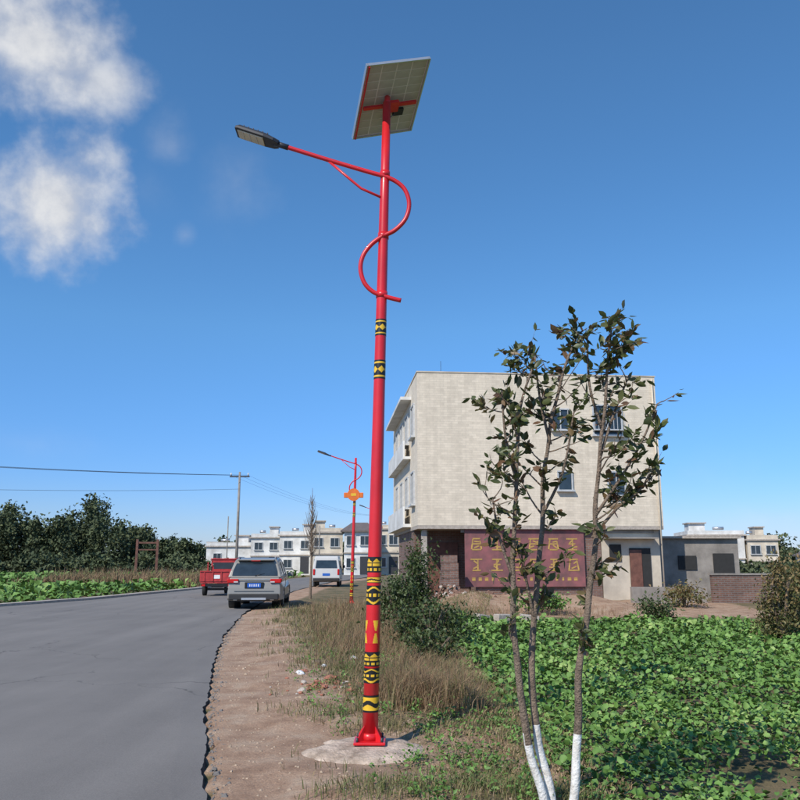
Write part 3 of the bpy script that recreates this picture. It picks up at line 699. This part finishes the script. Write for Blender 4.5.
def branchy_tree():
    root=empty('young_street_tree',(0,0,0))
    V=[];F=[];mi=[]
    def add(P,R,seg=8,whiteTo=.0):
        v,f=tubegeo(P,R,seg); o=len(V); V.extend(v)
        for ff in f:
            zc=sum(v[q].z for q in ff)/len(ff); F.append(tuple(q+o for q in ff)); mi.append(1 if zc<whiteTo+.02*noise.noise(v[ff[0]]*30) else 0)
    stems=[[(.96,5.50,-.15),(.90,5.46,.16),(.82,5.44,.45),(.765,5.42,.85),(.735,5.42,1.2),(.745,5.43,1.6),(.80,5.45,2.1),(.84,5.5,2.55),(.92,5.5,2.92)],
           [(.99,5.52,-.15),(.96,5.53,.2),(.90,5.52,.45),(.875,5.52,.75),(.90,5.55,1.2),(.96,5.58,1.6),(1.0,5.6,2.1),(1.06,5.62,2.5),(1.16,5.6,2.9),(1.25,5.6,3.18)],
           [(1.03,5.50,-.15),(1.10,5.50,.12),(1.145,5.5,.5),(1.18,5.48,.9),(1.26,5.5,1.3),(1.30,5.5,1.7),(1.36,5.52,2.1),(1.40,5.5,2.5),(1.45,5.5,2.9),(1.50,5.48,3.2)]]
    LP=[];LD=[]
    def leafcl(p,d,n,spread=1.):
        for k in range(n):
            dd=Vector((random.gauss(0,.8),random.gauss(0,.8),random.gauss(-.05,.6)))+d*.5
            LP.append(p-d.normalized()*random.uniform(0,.13)*spread+Vector((random.gauss(0,.012),)*3)); LD.append(dd)
    def twig(p,d,l,r,depth):
        n=5; P=[p]; q=p.copy(); dd=d.copy()
        for k in range(n):
            dd=(dd+Vector((random.gauss(0,.2),random.gauss(0,.2),random.gauss(.08,.14)))).normalized(); q=q+dd*l/n; P.append(q.copy())
        add(P,[r*(1-.7*k/n) for k in range(n+1)],5)
        if depth>0:
            for k in range(random.randint(1,2)):
                i=random.randint(2,n); d2=(dd+Vector((random.gauss(0,.8),random.gauss(0,.8),random.gauss(.1,.4)))).normalized()
                twig(P[i],d2,l*random.uniform(.4,.7),r*.6,depth-1)
        for i in (2,3,4): 
            if random.random()<.45: leafcl(P[i],dd,random.randint(1,2))
        leafcl(q,dd,random.randint(4,8))
    for si,s in enumerate(stems):
        P=spline(s,5); nP=len(P)
        P=[p+Vector((.03*noise.noise(p*3.0),.02*noise.noise(p*4.0+Vector((9,9,9))),0)) for p in P]
        R=[.032*(1-.78*k/(nP-1))*(1+.12*noise.noise(P[k]*9)) for k in range(nP)]; add(P,R,10,.50+random.uniform(-.03,.03))
        leafcl(P[-1],Vector((0,0,1)),8)
        for k,p in enumerate(P):
            if p.z>1.0 and random.random()<(.45 if p.z<1.75 else .88):
                az=random.uniform(0,6.28); out=Vector((math.cos(az),math.sin(az)*.9,random.uniform(.1,.9)))
                if si==0: out.x=-abs(out.x)*.8+random.uniform(-.1,.6)
                if si==2: out.x=abs(out.x)*.85-random.uniform(-.1,.55)
                l=random.uniform(.20,.44)*(1.0 if p.z>1.8 else .6)*(.6 if p.z>2.9 else 1)
                twig(p,out.normalized(),l,R[k]*.45,1)
    for P in ([(1.33,5.5,1.9),(1.5,5.45,2.15),(1.66,5.45,2.4),(1.78,5.45,2.66)],[(1.38,5.5,2.3),(1.5,5.55,2.6),(1.64,5.6,2.9)],[(.98,5.6,1.9),(1.12,5.5,2.2),(1.2,5.45,2.6)],[(.80,5.45,2.1),(.72,5.4,2.4),(.70,5.4,2.75)],[(1.06,5.6,2.4),(1.0,5.6,2.7),(.97,5.6,3.05)],[(1.30,5.5,1.75),(1.48,5.5,1.95),(1.62,5.5,2.05),(1.74,5.5,2.2)],[(1.40,5.5,2.5),(1.33,5.5,2.8),(1.33,5.5,3.15)],[(.90,5.55,1.2),(.84,5.5,1.5),(.80,5.45,1.7)],[(.74,5.42,1.5),(.66,5.4,1.75),(.62,5.4,2.0)]):
        P=spline(P,4); add(P,[.012*(1-.6*k/len(P)) for k in range(len(P))],6)
        for p in P[3:]:
            if random.random()<.75: twig(p,Vector((random.gauss(.1,.6),random.gauss(0,.6),random.uniform(.1,.9))).normalized(),random.uniform(.1,.24),.005,1 if random.random()<.5 else 0)
        leafcl(P[-1],Vector((.3,0,1)),8)
    mobj('trunks_and_branches',V,F,[M['bark'],M['wash']],root,mi,smooth=True)
    LP=np.array([tuple(p) for p in LP]);LD=np.array([tuple(p) for p in LD]); n=len(LP)
    ovate('leaves',LP,LD,rng.uniform(.045,.10,n),rng.uniform(.42,.56,n)[:,None],LM['tree'],np.clip(rng.beta(1.2,1.9,n),0,1),root,.6)
random.seed(21); branchy_tree()
def hv(x,y): return np.array([H(a_,b_) for a_,b_ in zip(x,y)])
Ps=[];Ls=[];Rs=[]
def cropstrip(y0,y1,xa,xb,s,cov,amp=1.0):
    area=(y1-y0)*(xb-xa); n=int(area*cov/(s*s*.62))
    x=rng.uniform(xa,xb,n); y=rng.uniform(y0,y1,n)
    fe=np.interp(y,[0,6,10,17,24,30],[1.3,1.3,1.2,.95,1.6,3])
    nz=np.array([noise.noise((a_*2.6,b_*2.6,0)) for a_,b_ in zip(x,y)]); nb=np.array([noise.noise((a_*.5,b_*.5,7)) for a_,b_ in zip(x,y)])
    keep=(x>fe+.25*nb+.12*nz)&(nz+nb*.8>-.66)
    keep&=~(((x-3.3)**2/1.0+(y-7.0)**2/.4+nz*1.2<1)&(rng.random(n)<.9))
    x,y,nz,nb=x[keep],y[keep],nz[keep],nb[keep]; n=len(x)
    if n==0: return
    edge=np.clip((x-np.interp(y,[0,6,10,17,24,30],[1.3,1.3,1.2,.95,1.6,3]))/.8,.35,1)
    top=(.19+.17*nz+.08*nb)*edge*amp
    z=hv(x,y)+np.maximum(.02,top*(1-rng.random(n)**2.2*.8)+(rng.random(n)<.05)*rng.random(n)*.12)
    Ps.append(np.stack([x,y,z],1)); Ls.append(s*rng.uniform(.45,1.3,n)); Rs.append(np.clip(.42+nb*.6+nz*.3+rng.normal(0,.22,n),0,1))
y=4.2
while y<23.5:
    s=.034+.0040*y; dy=1.0
    xr=max(4,.56*y+.5); cropstrip(y,y+dy,.7,xr,s,1.2)
    cropstrip(y,y+dy,xr,xr+5,s*2.2,1.0); y+=dy
for y in range(24,44,2): 
    cropstrip(y,y+2,16 if y>28 else 14,34,.26,1.2)
P=np.concatenate(Ps);L=np.concatenate(Ls);R_=np.concatenate(Rs); n=len(P); print('crop leaves',n)
D=np.stack([rng.normal(0,1,n),rng.normal(0,1,n),rng.normal(.25,.45,n)],1)
broad('vegetable_crop_field',P,D,L,LM['crop'],R_,None,1.0)
Ps=[];Ls=[];Rs=[]
for y in range(27,84,2):
    s=.18+.0042*y; xa=-.60*y-6
    n=int((2*(lex(y)-1.6-xa))*1.1/(s*s*.5)); x=rng.uniform(xa,lex(y)-1.6,n); yy_=rng.uniform(y,y+2,n)
    rowv=np.sin((yy_+x*.2)*2*np.pi/1.6); keep=rowv+rng.normal(0,.5,n)>-.5; x=x[keep];yy_=yy_[keep];n=len(x)
    z=-.16+rng.random(n)*(.42)
    nb=np.array([noise.noise((a_*.12,b_*.12,2)) for a_,b_ in zip(x,yy_)])
    Ps.append(np.stack([x,yy_,z],1));Ls.append(s*rng.uniform(.6,1.3,n));Rs.append(np.clip(.4+nb*.5+rng.normal(0,.15,n),0,1))
P=np.concatenate(Ps);L=np.concatenate(Ls);R_=np.concatenate(Rs);n=len(P)
leaves('cabbage_field',P,np.stack([rng.normal(0,1,n),rng.normal(0,1,n),rng.normal(.4,.3,n)],1),L,np.full((n,1),.8),LM['crop'],R_,None,1.)
def clump(cx,cy,rx,ry,n,h,w=.005,rnd=(0,1)):
    x=cx+rng.normal(0,rx,n); y=cy+rng.normal(0,ry,n)
    nn=np.array([noise.noise((a_*3.5,b_*2.2,4)) for a_,b_ in zip(x,y)])
    ok=np.array([a_>rex(b_)+.5 for a_,b_ in zip(x,y)])&(nn>-.28); x=x[ok];y=y[ok];nn=nn[ok];n=len(x)
    r=np.sqrt(((x-cx)/rx)**2+((y-cy)/ry)**2)
    return np.stack([x,y,hv(x,y)-.01],1), h*np.clip(1.1-.28*r+.5*nn,.2,1.3)*rng.uniform(.4,1.15,n), np.full(n,w)*rng.uniform(.6,1.4,n)*(1+cy*.035), np.clip(rng.uniform(rnd[0],rnd[1],n)+nn*.3,0,1)
def multi(name,lst,kind,lean=.45):
    A=[clump(*c) for c in lst]
    P=np.concatenate([a_[0] for a_ in A]);Hh=np.concatenate([a_[1] for a_ in A]);W=np.concatenate([a_[2] for a_ in A]);R=np.concatenate([a_[3] for a_ in A])
    return blades(name,P,Hh,W,LM[kind],R,None,lean)
dry=[(.28,9.2,.30,.34,3600,.45),(.60,9.0,.20,.25,1100,.34),(.05,10.2,.25,.4,1300,.34),(.65,10.3,.25,.4,1200,.32),(.1,12.2,.45,.6,1100,.32),(.5,13.5,.4,.9,900,.32),
     (-.8,15.3,.5,1.2,1400,.42),(-.3,18,.7,1.6,1900,.55),(-1.6,19,.4,1.4,800,.40),(-.8,23,.9,2,2000,.75),(-.9,12.9,.30,.7,500,.2),(.2,14.5,.5,1.0,700,.34),(-1.9,26,.7,2,1000,.6),(.6,26,1,1.6,1200,.5),(4,27,2.5,.8,1500,.4),(-.4,10.6,.4,.5,400,.2)]
multi('dry_grass_clumps',dry,'dry',.65)
n=70000; y=4.6+ (rng.random(n)**1.5)*25; lo=np.array([rex(a_) for a_ in y]); hi=np.array([fieldedge(a_)+.45 for a_ in y]); u=rng.random(n); x=lo+.35+(hi-lo-.35)*u**.62
dens=np.array([noise.noise((a_*1.1,b_*1.1,1))+.5*noise.noise((a_*3.,b_*3.,1)) for a_,b_ in zip(x,y)])
wv=np.interp(y,[0,6,9,13,20,30],[1.35,1.3,1.35,1.35,1.2,1.0])
keep=(dens+ (x-lo-wv)*.6 > .08+rng.normal(0,.14,n)) & (((x+.27)**2+(y-7.30)**2)>.30)
keep&= ~((np.hypot(x-.0,y-7.)<.9)&(rng.random(n)<.6))
x,y,dens=x[keep],y[keep],dens[keep]; n=len(x)
blades('verge_grass',np.stack([x,y,hv(x,y)-.008],1),(.03+.07*rng.random(n)+.06*np.clip(dens,0,1))*(1+y*.02),.004*(1+y*.09)*rng.uniform(.7,1.4,n),LM['grass'],np.clip(.45-dens*.5+rng.normal(0,.25,n),0,1),None,.8)
Ps=[];Ds=[];Rw=[]
for i in range(480):
    yy_=random.uniform(4.8,17); xx=random.uniform(rex(yy_)+1.1,fieldedge(yy_)+.4)
    if random.random()<.45: xx=random.uniform(.1,1.4); yy_=random.uniform(4.9,9)
    if math.hypot(xx+.3,yy_-7.36)<.6: continue
    z=H(xx,yy_)
    for k in range(random.randint(6,22)):
        Ps.append((xx+random.gauss(0,.04),yy_+random.gauss(0,.04),z+abs(random.gauss(0,.05)))); Ds.append((random.gauss(0,1),random.gauss(0,1),random.uniform(.1,1))); Rw.append(random.random())
n=len(Ps); leaves('verge_weeds',np.array(Ps),np.array(Ds),rng.uniform(.02,.055,n),np.full((n,1),.5),LM['crop'],np.array(Rw)*.7,None,.8)
n=9000; x=rng.uniform(-24,-11.8,n); yy_=rng.uniform(50,62,n); ok=np.array([a_<lex(b_)-.8 for a_,b_ in zip(x,yy_)]); x=x[ok];yy_=yy_[ok];n=len(x)
blades('reed_bed',np.stack([x,yy_,np.full(n,-.15)],1),rng.uniform(.4,1.1,n)*(1+.4*np.sin(x*1.7)),np.full(n,.05),LM['dry'],rng.random(n),None,.4)
def shrub(name,cx,cy,rx,ry,h,n,kind='bush',ls=.09,z0=0):
    root=empty(name,(cx,cy,z0)); V=[];F=[]
    for k in range(7):
        az=random.uniform(0,6.28); P=[(0,0,-.05),(math.cos(az)*rx*.3,math.sin(az)*ry*.3,h*.4),(math.cos(az)*rx*.6,math.sin(az)*ry*.6,h*.75)]
        v,f=tubegeo(P,[.03,.02,.008],5); o=len(V); V+=v; F+=[tuple(q+o for q in ff) for ff in f]
    mobj('stems',V,F,M['bark'],root)
    nc=26; C=[]
    for k in range(nc):
        az=random.uniform(0,6.28); rr=random.random()**.5; C.append((math.cos(az)*rx*rr*.85,math.sin(az)*ry*rr*.85,h*(.12+.8*random.random()*(1-.35*rr*rr))))
    C=np.array(C); ci=rng.integers(0,nc,n); sp=np.array([rx*.26,ry*.26,h*.12])
    P=C[ci]+rng.normal(0,1,(n,3))*sp*(.6+.8*rng.random(nc))[ci][:,None]; P[:,2]=np.maximum(P[:,2],.03)
    D=rng.normal(0,1,(n,3)); D[:,2]+=.5
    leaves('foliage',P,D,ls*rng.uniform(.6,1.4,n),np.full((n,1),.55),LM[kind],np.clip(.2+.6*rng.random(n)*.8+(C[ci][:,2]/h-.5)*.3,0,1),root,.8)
random.seed(5)
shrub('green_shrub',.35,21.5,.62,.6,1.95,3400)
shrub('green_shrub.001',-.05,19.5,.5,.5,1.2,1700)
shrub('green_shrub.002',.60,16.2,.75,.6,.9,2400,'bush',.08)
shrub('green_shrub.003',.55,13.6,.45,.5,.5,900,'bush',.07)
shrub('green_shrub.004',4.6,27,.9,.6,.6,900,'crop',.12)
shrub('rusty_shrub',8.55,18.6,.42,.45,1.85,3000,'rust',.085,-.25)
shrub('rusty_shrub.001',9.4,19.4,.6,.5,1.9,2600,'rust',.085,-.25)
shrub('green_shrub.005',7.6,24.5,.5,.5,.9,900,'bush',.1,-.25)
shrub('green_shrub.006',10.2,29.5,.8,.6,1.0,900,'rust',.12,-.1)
bt=empty('bare_poplar',(-3.7,34,0)); V=[];F=[]
def addt(P,R,s=5):
    v,f=tubegeo(P,R,s); o=len(V); V.extend(v); F.extend([tuple(q+o for q in ff) for ff in f])
addt([(0,0,0),(.03,0,2),(0,0,4.6)],[.06,.04,.008],8)
for k in range(120):
    z=1.6+random.random()*2.5; az=random.uniform(0,6.28); l=(4.9-z)*.16*random.uniform(.6,1.2)
    addt([(0,0,z),(math.cos(az)*l*.5,math.sin(az)*l*.5,z+l*1.0),(math.cos(az)*l*.7,math.sin(az)*l*.7,z+l*2.0)],[.010,.006,.003],4)
mobj('branches',V,F,M['bark'],bt)
def wood(name,lst,leafsize,per,kind='far'):
    Ps=[];Rr=[]
    for (x,y,h,w) in lst:
        nc=random.randint(9,14)
        for c in range(nc):
            zf=random.random()**.8; rr=w*(1-.75*zf)*random.random()**.5; az=random.uniform(0,6.28)
            cx,cy,cz=x+math.cos(az)*rr,y+math.sin(az)*rr,h*(.12+.83*zf); m_=per//nc
            q=rng.normal(0,1,(m_,3))*[w*.22,w*.22,h*.07]+[cx,cy,cz]; Ps.append(q); Rr.append(np.clip(rng.random(m_)*.5+.3*zf+random.uniform(-.2,.3),0,1))
    P=np.concatenate(Ps);R=np.concatenate(Rr);n=len(P)
    leaves(name,P,rng.normal(0,1,(n,3))+[0,0,.3],leafsize*rng.uniform(.6,1.3,n),np.full((n,1),.6),LM[kind],R,None,.6)
def toph(xp): return np.interp(xp,[-120,-85,-59,-50,-45,-41,-37,-33,-29.6,-24],[12,11,9.0,8.2,10.4,7.2,5.6,4.8,3.8,3.0])
lst=[]
for i in range(200):
    x=random.uniform(-110,-26); y=random.uniform(112,138); s=y/120; lst.append((x*s,y,toph(x)*s*random.uniform(.68,1.06),random.uniform(1.5,2.8)))
wood('distant_woodland',lst,.55,560)
lst=[(random.uniform(-75,-20),random.uniform(88,100),random.uniform(1.2,2.6),random.uniform(1.5,2.6)) for i in range(50)]
wood('distant_hedge',lst,.5,240)
lst=[(random.uniform(-30,90),random.uniform(125,160),random.uniform(3,5.2),random.uniform(2,4)) for i in range(110)]
wood('distant_tree_line',lst,.8,200)
lst=[(random.uniform(12,60),random.uniform(60,78),random.uniform(.8,1.7),random.uniform(1,2)) for i in range(40)]
wood('distant_orchard',lst,.4,200)
V=[];F=[]; nxh,nyh=60,24
for j in range(nyh):
    for i in range(nxh):
        x=-160+i*3.2; y=108+j*5; z=-.5+ (1-math.cos(2*math.pi*j/(nyh-1)))*.5*max(0,toph(x*120/max(y,1))-4)*.8*(1-sm(-30,-10,x)); V.append((x,y,z+.4*noise.noise((x*.1,y*.1,0))))
for j in range(nyh-1):
    for i in range(nxh-1): F.append((j*nxh+i,j*nxh+i+1,(j+1)*nxh+i+1,(j+1)*nxh+i))
mobj('low_hill',V,F,mat('hill_undergrowth',(.04,.052,.024),.95,0,.4,.3),smooth=True)
random.seed(9)
LT=[(-1.38,11.6,'litterw',.06),(-1.35,11.9,'litterr',.05),(-1.1,10.6,'litterr',.07),(-1.05,10.9,'litterr',.06),(-.9,11.1,'litterr',.08),(-.75,13.5,'litterw',.06),(-.6,10.2,'litterr',.05),(-1.2,10.3,'conc',.05),(-.95,10.5,'litterr',.05),(-.8,10.8,'litterr',.05),(-1.25,10.9,'conc',.035),(-1.15,12.6,'litterw',.04)]
for k in range(26): LT.append((-1.0+random.gauss(0,.28),10.7+random.gauss(0,.4),random.choice(['litterr','litterr','conc']),random.uniform(.015,.035)))
for i,(x,y,mm,s) in enumerate(LT):
    bm=bmesh.new(); bmesh.ops.create_icosphere(bm,subdivisions=2,radius=s)
    for v in bm.verts: v.co*= 1+.8*noise.noise(v.co*16+Vector((i*7,0,0))); v.co.z*=.6
    me=bpy.data.meshes.new('litter'); bm.to_mesh(me); bm.free(); me.materials.append(M[mm])
    nm={'litterw':'plastic_litter','litterr':'brick_fragment','conc':'stone'}[mm]
    o=bpy.data.objects.new(nm,me); o.location=(x,y,H(x,y)+s*.3); link(o)
# ---------------- light & sky ----------------
SUN=Vector((-.58,-.815,0)).normalized(); EL=math.radians(43)
sd=Vector((SUN.x*math.cos(EL),SUN.y*math.cos(EL),math.sin(EL)))
ld=bpy.data.lights.new('sun','SUN'); ld.energy=4.4; ld.angle=math.radians(.5); ld.color=(1,.93,.82)
lo_=bpy.data.objects.new('sun',ld); lo_.rotation_euler=sd.to_track_quat('Z','Y').to_euler(); lo_.location=(-10,-10,20); link(lo_)
w=bpy.data.worlds.new('World'); S.world=w; w.use_nodes=True; nt=w.node_tree; bg=nt.nodes['Background']
sk=N(nt,'ShaderNodeTexSky',sky_type='NISHITA'); sk.sun_disc=False; sk.sun_elevation=EL; sk.sun_rotation=math.atan2(SUN.x,SUN.y)
sk.air_density=1.15; sk.dust_density=.3; sk.ozone_density=3.2; sk.altitude=600
tc=N(nt,'ShaderNodeTexCoord')
sp=N(nt,'ShaderNodeSeparateXYZ'); nt.links.new(tc.outputs['Generated'],sp.inputs[0])
hr=N(nt,'ShaderNodeValToRGB'); he=hr.color_ramp.elements
he[0].position=0.; he[0].color=(.46,.55,.88,1); he[1].position=.55; he[1].color=(.80,.93,1.0,1)
e_=he.new(.10); e_.color=(.50,.64,.95,1)
e_=he.new(.28); e_.color=(.72,.87,1.0,1)
nt.links.new(sp.outputs[2],hr.inputs['Fac'])
vm_=N(nt,'ShaderNodeVectorMath',operation='MULTIPLY'); nt.links.new(sk.outputs[0],vm_.inputs[0]); nt.links.new(hr.outputs['Color'],vm_.inputs[1])
hs=N(nt,'ShaderNodeHueSaturation'); hs.inputs['Saturation'].default_value=1.12; hs.inputs['Value'].default_value=1.1
nt.links.new(vm_.outputs[0],hs.inputs['Color'])
def noiseN(sc,det=8.0,ro=.6,off=(0,0,0)):
    mp=N(nt,'ShaderNodeMapping'); mp.inputs['Location'].default_value=off; nt.links.new(tc.outputs['Generated'],mp.inputs[0])
    n_=N(nt,'ShaderNodeTexNoise'); setin(n_,Scale=sc,Detail=det,Roughness=ro); nt.links.new(mp.outputs[0],n_.inputs['Vector']); return n_
nA=noiseN(11.0,4.0,.5); nB=noiseN(24.0,7.0,.56,(3,1,2))
def mth(op,a_,b_=None,c_=None):
    n_=N(nt,'ShaderNodeMath',operation=op)
    for i,v in enumerate((a_,b_,c_)):
        if v is None: continue
        if isinstance(v,(int,float)): n_.inputs[i].default_value=v
        else: nt.links.new(v,n_.inputs[i])
    return n_.outputs[0]
total=None
for (d,rad,zs,strn,soft) in [((-.385,.755,.535),.102,1.35,.95,.65),((-.325,.79,.515),.055,1.5,.8,.8),((-.374,.836,.393),.082,.95,.95,.65),((-.262,.843,.470),.032,.7,.22,1.1),((-.1945,.8768,.4398),.055,.8,.18,1.5),((-.254,.891,.377),.016,1,.18,1.2),((-.29,.86,.42),.04,1,.10,1.5),((.34,.935,.10),.09,3.,.12,1.5),((-.42,.9,.13),.08,3.5,.10,1.5),((.42,.9,.045),.08,4,.25,1.5)]:
    vs=N(nt,'ShaderNodeVectorMath',operation='SUBTRACT'); nt.links.new(tc.outputs['Generated'],vs.inputs[0]); dv=Vector(d).normalized(); vs.inputs[1].default_value=dv
    vm=N(nt,'ShaderNodeVectorMath',operation='MULTIPLY'); nt.links.new(vs.outputs[0],vm.inputs[0]); vm.inputs[1].default_value=(1,1,zs)
    ln=N(nt,'ShaderNodeVectorMath',operation='LENGTH'); nt.links.new(vm.outputs[0],ln.inputs[0])
    q=mth('SUBTRACT',1.0,mth('DIVIDE',ln.outputs['Value'],rad))
    q=mth('MULTIPLY_ADD',mth('SUBTRACT',nA.outputs['Fac'],.5),1.3,q)
    q=mth('MULTIPLY_ADD',mth('SUBTRACT',nB.outputs['Fac'],.5),1.0,q)
    mr=N(nt,'ShaderNodeMapRange',interpolation_type='SMOOTHSTEP'); setin(mr,From_Min=-.15,From_Max=soft*1.4,To_Min=0.,To_Max=strn); nt.links.new(q,mr.inputs['Value'])
    total=mr.outputs['Result'] if total is None else mth('MAXIMUM',total,mr.outputs['Result'])
cc=N(nt,'ShaderNodeValToRGB'); cc.color_ramp.elements[0].position=.38; cc.color_ramp.elements[1].position=.62
cc.color_ramp.elements[0].color=(4.4,4.55,4.9,1); cc.color_ramp.elements[1].color=(5.6,5.65,5.75,1)
nt.links.new(nB.outputs['Fac'],cc.inputs['Fac'])
mx=N(nt,'ShaderNodeMix',data_type='RGBA'); nt.links.new(total,mx.inputs[0]); nt.links.new(hs.outputs[0],mx.inputs[6]); nt.links.new(cc.outputs[0],mx.inputs[7])
nt.links.new(mx.outputs[2],bg.inputs['Color']); bg.inputs['Strength'].default_value=.14
S.view_settings.view_transform='Standard'; S.view_settings.look='None'; S.view_settings.exposure=0
cd=bpy.data.cameras.new('camera'); cd.lens=36.1; cd.sensor_width=36; cd.clip_start=.05; cd.clip_end=6000
co=bpy.data.objects.new('camera',cd); co.location=(0,0,1.6); co.rotation_euler=(math.radians(90+11.3),0,0); link(co); S.camera=co
